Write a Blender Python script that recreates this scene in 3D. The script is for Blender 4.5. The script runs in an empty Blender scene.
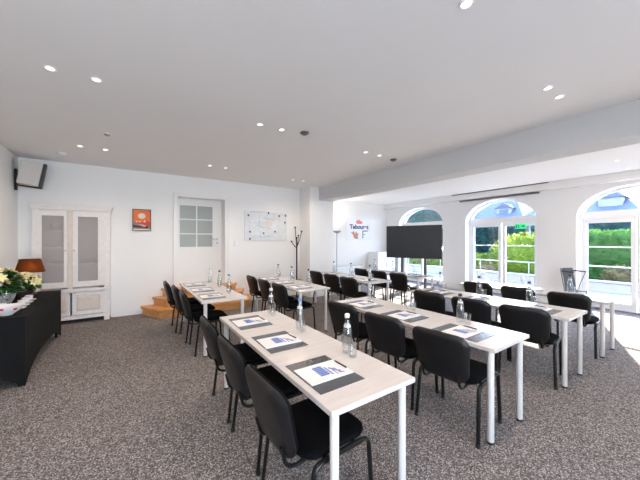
import bpy, bmesh, math, random
from math import sin, cos, pi, radians as R
from mathutils import Vector as V, Matrix as M4
random.seed(7)
scene = bpy.context.scene
COL = scene.collection

# ------------------------------------------------------------------ materials
def mat(name, rgb, rough=.5, metal=0., spec=.5, noise=None, bump=None, emit=None, coat=0.):
    m = bpy.data.materials.new(name); m.use_nodes = True
    nt = m.node_tree; b = nt.nodes['Principled BSDF']
    b.inputs['Base Color'].default_value = (*rgb, 1); b.inputs['Roughness'].default_value = rough
    b.inputs['Metallic'].default_value = metal; b.inputs['Specular IOR Level'].default_value = spec
    b.inputs['Coat Weight'].default_value = coat
    tc = nt.nodes.new('ShaderNodeTexCoord')
    if noise:                                    # (scale, low factor, high factor[, detail])
        sc, lo, hi = noise[:3]
        n = nt.nodes.new('ShaderNodeTexNoise'); n.inputs['Scale'].default_value = sc
        n.inputs['Detail'].default_value = noise[3] if len(noise) > 3 else 3
        r = nt.nodes.new('ShaderNodeValToRGB')
        r.color_ramp.elements[0].position = .3; r.color_ramp.elements[1].position = .7
        r.color_ramp.elements[0].color = (*[c*lo for c in rgb], 1); r.color_ramp.elements[1].color = (*[min(1, c*hi) for c in rgb], 1)
        nt.links.new(tc.outputs['Object'], n.inputs['Vector']); nt.links.new(n.outputs['Fac'], r.inputs['Fac'])
        nt.links.new(r.outputs['Color'], b.inputs['Base Color'])
    if bump:
        n2 = nt.nodes.new('ShaderNodeTexNoise'); n2.inputs['Scale'].default_value = bump[0]
        bp = nt.nodes.new('ShaderNodeBump'); bp.inputs['Strength'].default_value = bump[1]; bp.inputs['Distance'].default_value = .01
        nt.links.new(tc.outputs['Object'], n2.inputs['Vector']); nt.links.new(n2.outputs['Fac'], bp.inputs['Height'])
        nt.links.new(bp.outputs['Normal'], b.inputs['Normal'])
    if emit:
        b.inputs['Emission Color'].default_value = (*emit[0], 1); b.inputs['Emission Strength'].default_value = emit[1]
    return m

def glass(name, tint=(1, 1, 1), base=.03, edge=.6, rough=.02):
    m = bpy.data.materials.new(name); m.use_nodes = True
    nt = m.node_tree; nt.nodes.clear()
    o = nt.nodes.new('ShaderNodeOutputMaterial'); mx = nt.nodes.new('ShaderNodeMixShader')
    t = nt.nodes.new('ShaderNodeBsdfTransparent'); t.inputs[0].default_value = (*tint, 1)
    g = nt.nodes.new('ShaderNodeBsdfGlossy'); g.inputs['Roughness'].default_value = rough
    lw = nt.nodes.new('ShaderNodeLayerWeight'); lw.inputs['Blend'].default_value = .35
    mr = nt.nodes.new('ShaderNodeMapRange'); mr.inputs['To Min'].default_value = base; mr.inputs['To Max'].default_value = edge
    nt.links.new(lw.outputs['Facing'], mr.inputs['Value']); nt.links.new(mr.outputs['Result'], mx.inputs['Fac'])
    nt.links.new(t.outputs[0], mx.inputs[1]); nt.links.new(g.outputs[0], mx.inputs[2]); nt.links.new(mx.outputs[0], o.inputs[0])
    return m

def carpet_mat():
    m = bpy.data.materials.new('speckled carpet'); m.use_nodes = True
    nt = m.node_tree; b = nt.nodes['Principled BSDF']; b.inputs['Roughness'].default_value = 1; b.inputs['Specular IOR Level'].default_value = .1
    tc = nt.nodes.new('ShaderNodeTexCoord')
    n = nt.nodes.new('ShaderNodeTexVoronoi'); n.inputs['Scale'].default_value = 140; sp = nt.nodes.new('ShaderNodeSeparateColor')
    r = nt.nodes.new('ShaderNodeValToRGB')
    e = r.color_ramp.elements
    e[0].position = .0; e[0].color = (.072, .064, .061, 1); e[1].position = 1.; e[1].color = (.52, .475, .46, 1)
    k = e.new(.62); k.color = (.178, .160, .153, 1)
    n2 = nt.nodes.new('ShaderNodeTexNoise'); n2.inputs['Scale'].default_value = 1.3; n2.inputs['Detail'].default_value = 2
    r2 = nt.nodes.new('ShaderNodeValToRGB'); r2.color_ramp.elements[0].color = (.86, .85, .84, 1); r2.color_ramp.elements[1].color = (1.1, 1.1, 1.1, 1)
    mx = nt.nodes.new('ShaderNodeMix'); mx.data_type = 'RGBA'; mx.blend_type = 'MULTIPLY'; mx.inputs[0].default_value = 1
    bp = nt.nodes.new('ShaderNodeBump'); bp.inputs['Strength'].default_value = .12; bp.inputs['Distance'].default_value = .002
    L = nt.links.new
    L(tc.outputs['Object'], n.inputs['Vector']); L(tc.outputs['Object'], n2.inputs['Vector'])
    L(n.outputs['Color'], sp.inputs[0]); L(sp.outputs[0], r.inputs['Fac']); L(n2.outputs['Fac'], r2.inputs['Fac'])
    L(r.outputs['Color'], mx.inputs[6]); L(r2.outputs['Color'], mx.inputs[7]); L(mx.outputs[2], b.inputs['Base Color'])
    L(sp.outputs[0], bp.inputs['Height']); L(bp.outputs['Normal'], b.inputs['Normal'])
    return m

def wood_mat(name, a, c, scale, rough):
    m = bpy.data.materials.new(name); m.use_nodes = True
    nt = m.node_tree; b = nt.nodes['Principled BSDF']; b.inputs['Roughness'].default_value = rough
    tc = nt.nodes.new('ShaderNodeTexCoord'); mp = nt.nodes.new('ShaderNodeMapping'); mp.inputs['Scale'].default_value = scale
    n = nt.nodes.new('ShaderNodeTexNoise'); n.inputs['Scale'].default_value = 4; n.inputs['Detail'].default_value = 5
    r = nt.nodes.new('ShaderNodeValToRGB'); r.color_ramp.elements[0].color = (*a, 1); r.color_ramp.elements[1].color = (*c, 1)
    r.color_ramp.elements[0].position = .35; r.color_ramp.elements[1].position = .68
    L = nt.links.new
    L(tc.outputs['Object'], mp.inputs[0]); L(mp.outputs[0], n.inputs['Vector']); L(n.outputs['Fac'], r.inputs['Fac']); L(r.outputs['Color'], b.inputs['Base Color'])
    return m

def shade_mat():
    m = bpy.data.materials.new('brown lampshade'); m.use_nodes = True
    nt = m.node_tree; nt.nodes.clear()
    o = nt.nodes.new('ShaderNodeOutputMaterial'); mx = nt.nodes.new('ShaderNodeMixShader'); mx.inputs[0].default_value = .5
    d = nt.nodes.new('ShaderNodeBsdfDiffuse'); d.inputs[0].default_value = (.06, .026, .015, 1)
    t = nt.nodes.new('ShaderNodeBsdfTranslucent'); t.inputs[0].default_value = (.20, .07, .02, 1)
    nt.links.new(d.outputs[0], mx.inputs[1]); nt.links.new(t.outputs[0], mx.inputs[2]); nt.links.new(mx.outputs[0], o.inputs[0])
    return m

W_WALL = mat('white wall paint', (.85, .84, .825), .8, noise=(1.2, .985, 1.01))
W_CEIL = mat('ceiling paint', (.82, .81, .80), .7, noise=(.8, .99, 1.01))
W_BEAM_SHADE = mat('shade-toned white beam paint', (.60, .60, .60), .7, noise=(.8, .99, 1.01))  # white beam, toned down: its backlit shade is put into the colour
W_TRIM = mat('white gloss trim', (.82, .81, .79), .4)
W_GREY = mat('pale grey wall paint', (.80, .80, .80), .8, noise=(1.2, .985, 1.01))
W_FRAME = mat('white window lacquer', (.84, .85, .87), .35)
CARPET = carpet_mat()
PANE = glass('window pane', (1, 1, 1), .025, .35)
GLASSW = glass('clear drinking glass', (.965, .975, .98), .05, .6)
BIRCH = wood_mat('pale birch laminate', (.60, .555, .525), (.66, .615, .585), (1, 6, 6), .16)
LEGW = mat('white lacquered steel', (.72, .675, .64), .35)
BLACKPL = mat('black plastic', (.012, .012, .013), .38, noise=(30, .9, 1.1))
SHELL = mat('black chair shell', (.007, .0065, .007), .38, spec=.35, noise=(9, .85, 1.15), bump=(160, .12))
FABRIC = mat('black chair fabric', (.0035, .0035, .004), .95, spec=.08, noise=(140, .7, 1.4), bump=(220, .25))
BLMETAL = mat('black painted steel', (.006, .006, .0065), .3, spec=.35, noise=(20, .9, 1.1))
CHROME = mat('brushed steel', (.6, .6, .62), .25, metal=1)
PADM = mat('dark grey leather pad', (.062, .066, .074), .2, spec=.8, noise=(50, .9, 1.1))
PAPER = mat('white paper', (.80, .78, .77), .7, noise=(30, .98, 1.01))
BLUEINK = mat('blue print', (.075, .16, .46), .6)
PENM = mat('dark brown pen', (.03, .022, .02), .3)
CAPK = mat('black bottle cap', (.02, .02, .022), .4)
CAPB = mat('blue bottle cap', (.10, .25, .50), .4)
CAPW = mat('pale bottle cap', (.72, .72, .73), .4)
BOTL = mat('bottle label grey', (.62, .63, .66), .5)
STRETCH = mat('black stretch cloth', (.008, .008, .009), .8, spec=.15, noise=(6, .85, 1.2))
STEPW = wood_mat('orange pine steps', (.55, .24, .07), (.72, .36, .12), (1, 9, 6), .35)
CABW = mat('whitewashed wood', (.80, .76, .73), .55, noise=(14, .94, 1.03))
CABIN = mat('cabinet interior', (.74, .68, .67), .8)
CABG = bpy.data.materials.new('cabinet gauze glass'); CABG.use_nodes = True
_n = CABG.node_tree; _n.nodes.clear(); _o = _n.nodes.new('ShaderNodeOutputMaterial'); _m = _n.nodes.new('ShaderNodeMixShader'); _m.inputs[0].default_value = .30
_t = _n.nodes.new('ShaderNodeBsdfTransparent'); _d = _n.nodes.new('ShaderNodeBsdfDiffuse'); _d.inputs[0].default_value = (.60, .55, .54, 1)
_n.links.new(_t.outputs[0], _m.inputs[1]); _n.links.new(_d.outputs[0], _m.inputs[2]); _n.links.new(_m.outputs[0], _o.inputs[0])
CERAM = mat('white china', (.84, .82, .82), .25)
DOORG = mat('frosted grey glass', (.36, .39, .375), .25, noise=(3, .96, 1.04))
SCREEN = mat('television screen', (.034, .040, .046), .2, spec=.5)
GREYF = mat('grey canvas', (.05, .05, .053), .85, noise=(40, .85, 1.15))
DGREY = mat('dark grey metal', (.10, .10, .105), .4)
SPKW = mat('cream speaker case', (.62, .58, .54), .6)
TEALL = None

# ------------------------------------------------------------------ mesh builder
class MB:
    def __init__(s): s.v = []; s.f = []; s.mi = []; s.mats = []
    def _m(s, m):
        if m is None: return 0
        if m not in s.mats: s.mats.append(m)
        return s.mats.index(m)
    def add(s, vs, fs, m=None):
        o = len(s.v); s.v += [tuple(v) for v in vs]; k = s._m(m)
        for f in fs: s.f.append([i+o for i in f]); s.mi.append(k)
        return s
    def box(s, x0, x1, y0, y1, z0, z1, m=None, T=None):
        vs = [V((x, y, z)) for x in (x0, x1) for y in (y0, y1) for z in (z0, z1)]
        if T: vs = [T @ v for v in vs]
        return s.add(vs, [(0, 1, 3, 2), (4, 6, 7, 5), (0, 4, 5, 1), (2, 3, 7, 6), (0, 2, 6, 4), (1, 5, 7, 3)], m)
    def rbox(s, x0, x1, y0, y1, z0, z1, r=.006, seg=2, m=None, T=None):
        bm = bmesh.new(); bmesh.ops.create_cube(bm, size=1)
        for v in bm.verts: v.co = V(((x0+x1)/2+v.co.x*(x1-x0), (y0+y1)/2+v.co.y*(y1-y0), (z0+z1)/2+v.co.z*(z1-z0)))
        bmesh.ops.bevel(bm, geom=bm.edges[:], offset=r, segments=seg, affect='EDGES', profile=.5)
        bm.verts.index_update()
        vs = [v.co.copy() for v in bm.verts]; fs = [[v.index for v in f.verts] for f in bm.faces]; bm.free()
        if T: vs = [T @ v for v in vs]
        return s.add(vs, fs, m)
    def tube(s, pts, r, n=10, m=None, caps=True, flat=1.):
        pts = [V(p) for p in pts]; rs = r if isinstance(r, (list, tuple)) else [r]*len(pts)
        vs = []; fs = []; up = None
        for i, p in enumerate(pts):
            d = (pts[min(i+1, len(pts)-1)]-pts[max(i-1, 0)]).normalized()
            if up is None:
                a = V((0, 0, 1)) if abs(d.z) < .9 else V((0, 1, 0))
                up = (a-d*a.dot(d)).normalized()
            else:
                up = (up-d*up.dot(d)).normalized()
            q = d.cross(up)
            for k in range(n):
                t = 2*pi*k/n; vs.append(p+(up*cos(t)+q*sin(t)*flat)*rs[i])
        for i in range(len(pts)-1):
            for k in range(n):
                k2 = (k+1) % n; fs.append((i*n+k, i*n+k2, (i+1)*n+k2, (i+1)*n+k))
        if caps: fs += [tuple(range(n))[::-1], tuple(range((len(pts)-1)*n, len(pts)*n))]
        return s.add(vs, fs, m)
    def lathe(s, prof, c=(0, 0, 0), n=20, m=None):
        vs = []; fs = []
        for (r, z) in prof:
            for k in range(n):
                t = 2*pi*k/n; vs.append((c[0]+r*cos(t), c[1]+r*sin(t), c[2]+z))
        for i in range(len(prof)-1):
            for k in range(n):
                k2 = (k+1) % n; fs.append((i*n+k, i*n+k2, (i+1)*n+k2, (i+1)*n+k))
        return s.add(vs, fs, m)
    def prism(s, poly, f, m=None):                # poly of (a,b); f(a,b,t) with t 0/1
        n = len(poly)
        vs = [f(a, b, 0) for a, b in poly]+[f(a, b, 1) for a, b in poly]
        fs = [tuple(range(n))[::-1], tuple(range(n, 2*n))]+[(i, (i+1) % n, n+(i+1) % n, n+i) for i in range(n)]
        return s.add(vs, fs, m)
    def cushion(s, outline, rings, f, m=None):     # outline unit points, rings (scale, height); f maps (a,b,h) to a point
        n = len(outline); vs = []; fs = []
        for sc, h in rings:
            for a, b in outline: vs.append(f(a*sc, b*sc, h))
        for i in range(len(rings)-1):
            for k in range(n):
                k2 = (k+1) % n; fs.append((i*n+k, i*n+k2, (i+1)*n+k2, (i+1)*n+k))
        fs += [tuple(range(n))[::-1], tuple(range((len(rings)-1)*n, len(rings)*n))]
        return s.add(vs, fs, m)
    def ball(s, c, r, m=None, n=10, sq=(1, 1, 1)):
        vs = []; fs = []
        for i in range(n+1):
            a = pi*i/n
            for k in range(n):
                t = 2*pi*k/n; vs.append((c[0]+r*sq[0]*sin(a)*cos(t), c[1]+r*sq[1]*sin(a)*sin(t), c[2]-r*sq[2]*cos(a)))
        for i in range(n):
            for k in range(n):
                k2 = (k+1) % n; fs.append((i*n+k, i*n+k2, (i+1)*n+k2, (i+1)*n+k))
        return s.add(vs, fs, m)
    def build(s, name, m=None, parent=None, smooth=False, fix=True):
        me = bpy.data.meshes.new(name); me.from_pydata(s.v, [], s.f)
        ms = s.mats if s.mats else [m]
        if m is not None and s.mats and m not in ms: pass
        for k in ms: me.materials.append(k)
        for p, k in zip(me.polygons, s.mi): p.material_index = k if s.mats else 0
        if fix:
            bm = bmesh.new(); bm.from_mesh(me)
            bmesh.ops.remove_doubles(bm, verts=bm.verts, dist=1e-5)
            bmesh.ops.recalc_face_normals(bm, faces=bm.faces)
            bm.to_mesh(me); bm.free()
        if smooth:
            for p in me.polygons: p.use_smooth = True
            try: me.set_sharp_from_angle(angle=R(40))
            except Exception: pass
        o = bpy.data.objects.new(name, me); COL.objects.link(o)
        if parent: o.parent = parent
        return o

def tag(o, label, cat, group=None, kind=None):
    o['label'] = label; o['category'] = cat
    if group: o['group'] = group
    if kind: o['kind'] = kind
    return o
def thing(name, label, cat, loc=(0, 0, 0), rz=0, group=None):
    o = bpy.data.objects.new(name, None); COL.objects.link(o); o.empty_display_size = .1
    o.location = loc; o.rotation_euler = (0, 0, rz)
    return tag(o, label, cat, group)
def struct(o, label=None, cat=None):
    o['kind'] = 'structure'
    if label: o['label'] = label
    if cat: o['category'] = cat
    return o
KIDS = {}
def copy_tree(o, parent=None):
    c = o.copy(); COL.objects.link(c)
    if parent: c.parent = parent
    for ch in list(o.children): copy_tree(ch, c)
    return c

def rrect(w, h, r, n=6):
    pts = []
    for cx, cy, a0 in ((w/2-r, h/2-r, 0), (-w/2+r, h/2-r, 90), (-w/2+r, -h/2+r, 180), (w/2-r, -h/2+r, 270)):
        for i in range(n+1):
            a = R(a0+90*i/n); pts.append((cx+r*cos(a), cy+r*sin(a)))
    return pts
def bez(p0, p1, p2, n=6):
    p0, p1, p2 = V(p0), V(p1), V(p2)
    return [p0*(1-t)**2+p1*2*t*(1-t)+p2*t*t for t in [i/n for i in range(n+1)]]

# ------------------------------------------------------------------ room shell
XL, XW, XWO, YB, YA, YF = -1.6, 8.5, 8.85, 7.05, 7.92, -2.7
ZC, ZA = 2.99, 2.94
struct(MB().box(XL-.2, XWO+.02, YF-.2, YA+.4, -.12, 0).build('floor', CARPET), 'grey-brown speckled carpet floor of the meeting room', 'floor')
struct(MB().box(XL-.2, 4.34, YF-.2, YB+.9, ZC, ZC+.2).build('ceiling', W_CEIL), 'smooth white ceiling over the main room', 'ceiling')
struct(MB().box(4.70, XWO, YF-.2, YA+.2, ZA, ZA+.25).build("ceiling_annex", W_WALL), 'bright white ceiling along the windows', 'ceiling')
struct(MB().box(XL-.2, XL, YF-.2, YB+.6, 0, ZC).build('wall_left', W_WALL), 'white wall behind the black buffet table', 'wall')
GX0, GX1, GZ = -1.3, 1.9, 2.4
b = MB(); b.box(XL-.2, GX0, YF-.2, YF, 0, ZC); b.box(GX0, GX1, YF-.2, YF, GZ, ZC); b.box(GX1, XWO, YF-.2, YF, 0, ZC)
struct(b.build('wall_front', W_WALL), 'white end wall behind the photographer', 'wall')
# back wall with a cabinet niche and a doorway
DX0, DX1, DZ0, DZ1 = .915, 1.945, .50, 2.52
CX0, CX1 = -1.40, -.30
b = MB()
b.box(XL-.2, CX0, YB, YB+.4, 0, ZC); b.box(CX0, CX1, YB, YB+.4, 2.1, ZC); b.box(CX1, DX0, YB, YB+.4, 0, ZC)
b.box(DX0, DX1, YB, YB+.4, DZ1, ZC); b.box(DX0, DX1, YB, YB+.4, 0, DZ0); b.box(DX1, 4.3, YB, YB+.4, 0, ZC)
b.box(CX0, CX1, YB+.4, YB+.46, 0, ZC)
struct(b.build('wall_back', W_WALL), 'white back wall with doorway, poster and map', 'wall')
struct(MB().box(4.05, 4.83, 6.5, YA+.2, 0, ZC).build('wall_column', W_WALL), 'white column carrying the ceiling beam', 'wall')
struct(MB().box(4.34, 4.745, YF, 6.52, 2.63, ZC+.02).build('ceiling_beam', W_BEAM_SHADE), 'wide boxed ceiling beam between the room and the window side', 'ceiling')
struct(MB().box(4.83, XWO, YA, YA+.2, 0, ZC).build('wall_annex', W_WALL), 'white end wall of the window side with poster', 'wall')
# window wall with arched openings
WINS = [(6.37, .915), (3.795, .915), (1.215, .91), (-1.36, .91)]  # last opening is added out of view to let in more daylight
ZS, RISE, NS = 2.06, .63, 24
b = MB(); prev = YA
for yc, a in WINS:
    b.box(XW, XWO, yc+a, prev, 0, ZC); prev = yc-a
    for i in range(NS):
        t0, t1 = pi*i/NS, pi*(i+1)/NS
        P = [(yc+a*cos(t0), ZS+RISE*sin(t0)), (yc+a*cos(t0), ZC), (yc+a*cos(t1), ZC), (yc+a*cos(t1), ZS+RISE*sin(t1))]
        b.prism(P, lambda y, z, t: (XW+(XWO-XW)*t, y, z))
b.box(XW, XWO, YF, prev, 0, ZC)
struct(b.build('wall_right', W_GREY), 'pale grey window wall with arched glazed doors', 'wall')
# pelmet, track, skirting
struct(MB().box(8.36, XW, YF, YA, 2.762, ZA).build('trim_1', W_GREY), 'long pelmet box along the top of the window wall', 'trim')
struct(MB().box(8.335, 8.36, 2.6, 5.05, ZA-.022, ZA).build('trim_2', DGREY), 'dark curtain track above the middle window', 'trim')
b = MB()
b.box(CX1+.02, .2, YB-.014, YB, 0, .075); b.box(2.65, 4.05, YB-.014, YB, 0, .075)
struct(b.build('baseboard_back', W_TRIM), 'low white baseboard along the back wall', 'baseboard')
struct(MB().box(XL, XL+.014, YF, YB, 0, .075).build('baseboard_left', W_TRIM), 'low white baseboard along the left wall', 'baseboard')
struct(MB().box(4.036, 4.05, 6.486, YB-.014, 0, .075).box(4.036, 4.83, 6.486, 6.5, 0, .075).build('baseboard_column', W_TRIM), 'low white baseboard around the column', 'baseboard')
b = MB(); prev = YA
for yc, a in WINS: b.box(XW-.014, XW, yc+a, prev, 0, .075); prev = yc-a
struct(b.build('baseboard_right', W_TRIM), 'low white baseboard between the glazed doors', 'baseboard')

# windows
FX0, FX1 = 8.74, 8.81
wlab = ['arched glazed door behind the television', 'middle arched glazed door with green exit sign', 'large arched glazed door at the right edge beside the grey folding chair', 'added unseen arched glazed door beside the photographer, for extra daylight']
LEAVES = []
for wi, (yc, a) in enumerate(WINS):
    w = bpy.data.objects.new('window_%d' % (wi+1), None); COL.objects.link(w); w.location = (0, yc, 0)
    struct(w, wlab[wi], 'window')
    t = .052; b = MB()
    for sgn in (-1, 1): b.box(FX0-.02, FX1+.02, sgn*(a-t) if sgn > 0 else -a, a if sgn > 0 else -(a-t), 0, ZS)
    for i in range(NS):
        t0, t1 = pi*i/NS, pi*(i+1)/NS
        P = [(a*cos(t0), ZS+RISE*sin(t0)), (a*cos(t1), ZS+RISE*sin(t1)), ((a-t)*cos(t1), ZS+(RISE-t)*sin(t1)), ((a-t)*cos(t0), ZS+(RISE-t)*sin(t0))]
        b.prism(P, lambda y, z, q: (FX0-.02+(FX1-FX0+.04)*q, y, z))
    b.build('frame', W_FRAME, w)
    MB().box(FX0-.015, FX1+.015, -(a-t), a-t, 2.03, 2.19).build('transom', W_FRAME, w)
    MB().box(FX0, FX1+.02, -(a-t), a-t, 0, .035).build('threshold', CHROME, w)
    a2, r2 = a-t, RISE-t
    P = [(a2, 2.19)]+[(a2*cos(pi*i/NS), ZS+r2*sin(pi*i/NS)) for i in range(NS+1) if ZS+r2*sin(pi*i/NS) > 2.19]+[(-a2, 2.19)]
    P[0] = (P[1][0]+.01, 2.185); P[-1] = (P[-2][0]-.01, 2.185)
    MB().prism(P, lambda y, z, q: (FX0+.03+.006*q, y, z)).build('fanlight_pane', PANE, w)
    for sgn in (1, -1):
        lo, hi = (.012, a2-.004) if sgn > 0 else (-(a2-.004), -.012)
        st = .078; b = MB(); z0, z1 = .04, 2.025
        b.box(FX0, FX1, lo, lo+st, z0, z1); b.box(FX0, FX1, hi-st, hi, z0, z1)
        b.box(FX0, FX1, lo+st, hi-st, z0, z0+.15); b.box(FX0, FX1, lo+st, hi-st, z1-.095, z1)
        lf = b.build('door_leaf', W_FRAME, w)
        MB().box(FX0+.03, FX0+.036, lo+st, hi-st, z0+.15, z1-.095).build('pane', PANE, lf)
        MB().box(FX0+.01, FX1-.01, lo+st, hi-st, 1.375, 1.402).build('muntin', W_FRAME, lf)
        if sgn < 0:
            h = MB(); h.rbox(FX0-.012, FX0, hi-.06, hi-.03, .95, 1.13, .004)
            h.tube([(FX0-.012, hi-.045, 1.06), (FX0-.05, hi-.045, 1.06)], .009); h.tube([(FX0-.05, hi-.045, 1.06), (FX0-.05, hi-.16, 1.06)], .009)
            h.build('handle', W_FRAME, lf, True)

w = bpy.data.objects.new('window_5', None); COL.objects.link(w); w.location = (0, YF-.1, 0)  # glazing added out of view to throw daylight onto the back wall
struct(w, 'added unseen glazed doors behind the photographer, for fill daylight', 'window')
b = MB(); b.box(GX0, GX1, -.04, .04, GZ-.07, GZ); b.box(GX0, GX1, -.04, .04, 0, .08)
for k in range(5):
    x = GX0+(GX1-GX0)*k/4; b.box(x-.05 if k else x, x+.05 if k < 4 else x, -.04, .04, .08, GZ-.07)
b.build('frame', W_FRAME, w)
for k in range(4):
    xa, xb = GX0+(GX1-GX0)*k/4+.05, GX0+(GX1-GX0)*(k+1)/4-.05
    MB().box(xa, xb, -.003, .003, .08, GZ-.07).build('pane', PANE, w)
# dark casing over window 2 and exit sign
o = MB().rbox(8.42, 8.5, 2.82, 4.86, 2.705, 2.745, .008).build('roller_blind_casing', DGREY)
tag(o, 'slim dark roller blind casing above the middle arched window', 'blind')
EX = thing('exit_sign', 'small green exit sign on the glass of the middle arched door', 'sign', (8.734, 3.33, 1.915))
GREEN = mat('exit green', (.02, .62, .22), .4, emit=((.05, .9, .3), .55)); SIGNW = mat('exit white', (.03, .10, .06), .5)
MB().box(-.012, 0, -.125, .125, -.062, .062).build('sign_panel', GREEN, EX)
b = MB()
def sgn_poly(P): b.prism(P, lambda y, z, t: (-.0165+.004*t, y, z))
sgn_poly([(.11, -.045), (.085, -.045), (.085, .045), (.11, .045)])
b.ball((-.0145, .055, .034), .011, n=8, sq=(.15, 1, 1))
sgn_poly([(.06, .022), (.035, .022), (.030, -.01), (.055, -.012)])
sgn_poly([(.05, -.008), (.062, -.045), (.05, -.048), (.038, -.01)])
sgn_poly([(.04, -.008), (.018, -.03), (.01, -.045), (.022, -.048), (.03, -.03), (.052, -.01)])
sgn_poly([(-.02, .008), (-.06, .008), (-.06, .034), (-.112, 0), (-.06, -.034), (-.06, -.008), (-.02, -.008)])
b.build('pictogram', SIGNW, EX)

# inner door on the steps
D = bpy.data.objects.new('door_1', None); COL.objects.link(D); struct(D, 'white door with six frosted panes at the top of the wooden steps', 'door'); D.location = (0, YB, 0)
b = MB()
b.box(.835, DX0, -.03, 0, DZ0-.5, 2.60); b.box(DX1, 2.03, -.03, 0, 0, 2.60); b.box(DX0, DX1, -.03, 0, DZ1, 2.60)
b.box(.825, .845, -.036, 0, 0, 2.61); b.box(2.02, 2.04, -.036, 0, 0, 2.61)
b.build('casing', W_TRIM, D)
dl = MB(); y0, y1 = .30, .342
gx = [.995, 1.365, 1.73]; gz = [1.383, 1.694, 2.038, 2.366]
dl.box(DX0, gx[0], y0, y1, DZ0, DZ1); dl.box(gx[2], DX1, y0, y1, DZ0, DZ1); dl.box(gx[0], gx[2], y0, y1, DZ0, gz[0]); dl.box(gx[0], gx[2], y0, y1, gz[3], DZ1)
leaf = dl.build('door_leaf', W_TRIM, D)
b = MB(); b.box(1.35, 1.38, y0+.004, y1-.004, gz[0], gz[3])
for z in gz[1:3]: b.box(gx[0], gx[2], y0+.004, y1-.004, z-.013, z+.013)
b.build('glazing_bar', W_TRIM, leaf)
MB().box(gx[0], gx[2], y0+.016, y0+.022, gz[0], gz[3]).build('frosted_pane', DOORG, leaf)
h = MB(); h.lathe([(0, 0), (.026, 0), (.026, .008), (0, .008)], n=16)
h.v = [(x+1.835, y0-z, y+1.572) for x, y, z in h.v]
h.tube([(1.835, y0-.005, 1.572), (1.835, y0-.05, 1.572), (1.70, y0-.055, 1.572)], .009)
k = MB(); k.lathe([(0, 0), (.024, 0), (.024, .008), (0, .008)], n=16); k.v = [(x+1.835, y0-z, y+1.47) for x, y, z in k.v]
h.add(k.v, k.f); h.build('handle', CHROME, leaf, True)

# steps
S = thing('steps', 'three orange pine steps with angled ends below the white door', 'steps', (1.4, YB-.002, 0))
def step(name, x0, x1, dep, z0, z1, ch):
    X0, X1 = x0-1.4, x1-1.4
    def out(e):
        return [(X0-e, 0), (X0-e, -ch*.35), (X0+ch*.25-e*.6, -ch*.9), (X0+ch-e*.4, -dep*.93-e*.7), (X0+ch*1.8, -dep-e), (X1-ch*1.8, -dep-e), (X1-ch+e*.4, -dep*.93-e*.7), (X1-ch*.25+e*.6, -ch*.9), (X1+e, -ch*.35), (X1+e, 0)]
    rz = MB().prism(out(0), lambda x, y, t: (x, y, z0+(z1-.045-z0)*t)).build(name, STEPW, S)
    MB().prism(out(.03), lambda x, y, t: (x, y, z1-.045+.045*t)).build('tread', STEPW, rz)
step('riser', .24, 2.58, .70, 0, .168, .26)
step('riser', .45, 2.37, .50, .168, .335, .2)
step('riser', .62, 2.20, .31, .335, .50, .15)

# switch by the door
sw = thing('light_switch', 'small white light switch on the wall right of the door', 'switch', (2.21, YB, 1.47))
MB().rbox(-.04, .04, -.01, 0, -.075, .075, .004).build('switch_plate', W_TRIM, sw)
MB().rbox(-.028, .028, -.015, -.0095, -.06, -.005, .003).rbox(-.028, .028, -.015, -.0095, .005, .06, .003).build('rocker', W_FRAME, sw)

# ------------------------------------------------------------------ ceiling fittings
LAMP = mat('lit lamp', (1, .9, .8), .5, emit=((1.0, .78, .55), 4))
ring = MB().lathe([(.030, .010), (.034, -.004), (.046, -.006), (.048, 0), (.048, .004)], n=20)
def spot_fit(loc, label, group=None, power=1, annex=False):
    t = thing('ceiling_spotlight', label, 'spotlight', loc, 0, group)
    MB().lathe([(.028, -.001), (.031, -.008), (.041, -.008), (.044, 0)], n=20).build('trim_ring', W_FRAME, t, True)
    MB().lathe([(0, -.003), (.0285, -.003)], n=16).build('lamp_face', LAMP, t)
    L = bpy.data.lights.new('spot_lamp', 'SPOT'); L.energy = SPOT*power; L.color = (1, .81, .64); L.spot_size = R(150); L.spot_blend = 1; L.shadow_soft_size = .04
    lo = bpy.data.objects.new('spot_lamp', L); COL.objects.link(lo); lo.parent = t; lo.location = (0, 0, -.03)
SPOT = 31
pl = {('near', 'middle'): 'in the nearest row over the front left table', ('near', 'right'): 'in the nearest row beside the beam',
      ('mid', 'left'): 'above the buffet side of the room', ('mid', 'middle'): 'in the middle row beside the round detector', ('mid', 'right'): 'in the middle row beside the beam detector',
      ('far', 'left'): 'in front of the white cabinet', ('far', 'middle'): 'in front of the white door', ('far', 'right'): 'above the coat stand'}
GR = {('near', 'middle'): (1.42, 1.709, .94), ('near', 'right'): (3.297, 3.595, 1.03), ('mid', 'left'): (-.545, -.24, 3.245), ('mid', 'middle'): (1.362, 1.66, 3.36),
      ('mid', 'right'): (3.23, 3.548, 3.455), ('far', 'left'): (-.618, -.305, 5.675), ('far', 'middle'): (1.309, 1.612, 5.77), ('far', 'right'): (3.254, 3.54, 5.995)}
for k, (xa, xb, y) in GR.items():
    for nm, x in (('left', xa), ('right', xb)):
        spot_fit((x, y, ZC), 'lit recessed spotlight, %s of the pair %s' % (nm, pl[k]), 'recessed ceiling spotlights')
spot_fit((-.545, .93, ZC), 'added unseen fill spotlight in the ceiling near the photographer, left of pair', 'recessed ceiling spotlights')  # this pair is added out of view to brighten the room
spot_fit((-.24, .93, ZC), 'added unseen fill spotlight in the ceiling near the photographer, right of pair', 'recessed ceiling spotlights')
for x, y, l in ((7.1, 1.23, 'lit recessed spotlight in the window-side ceiling, left one of two'), (8.05, 1.24, 'lit recessed spotlight in the window-side ceiling, one nearer the pelmet')):
    spot_fit((x, y, ZA), l, 'window side spotlights')
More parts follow.
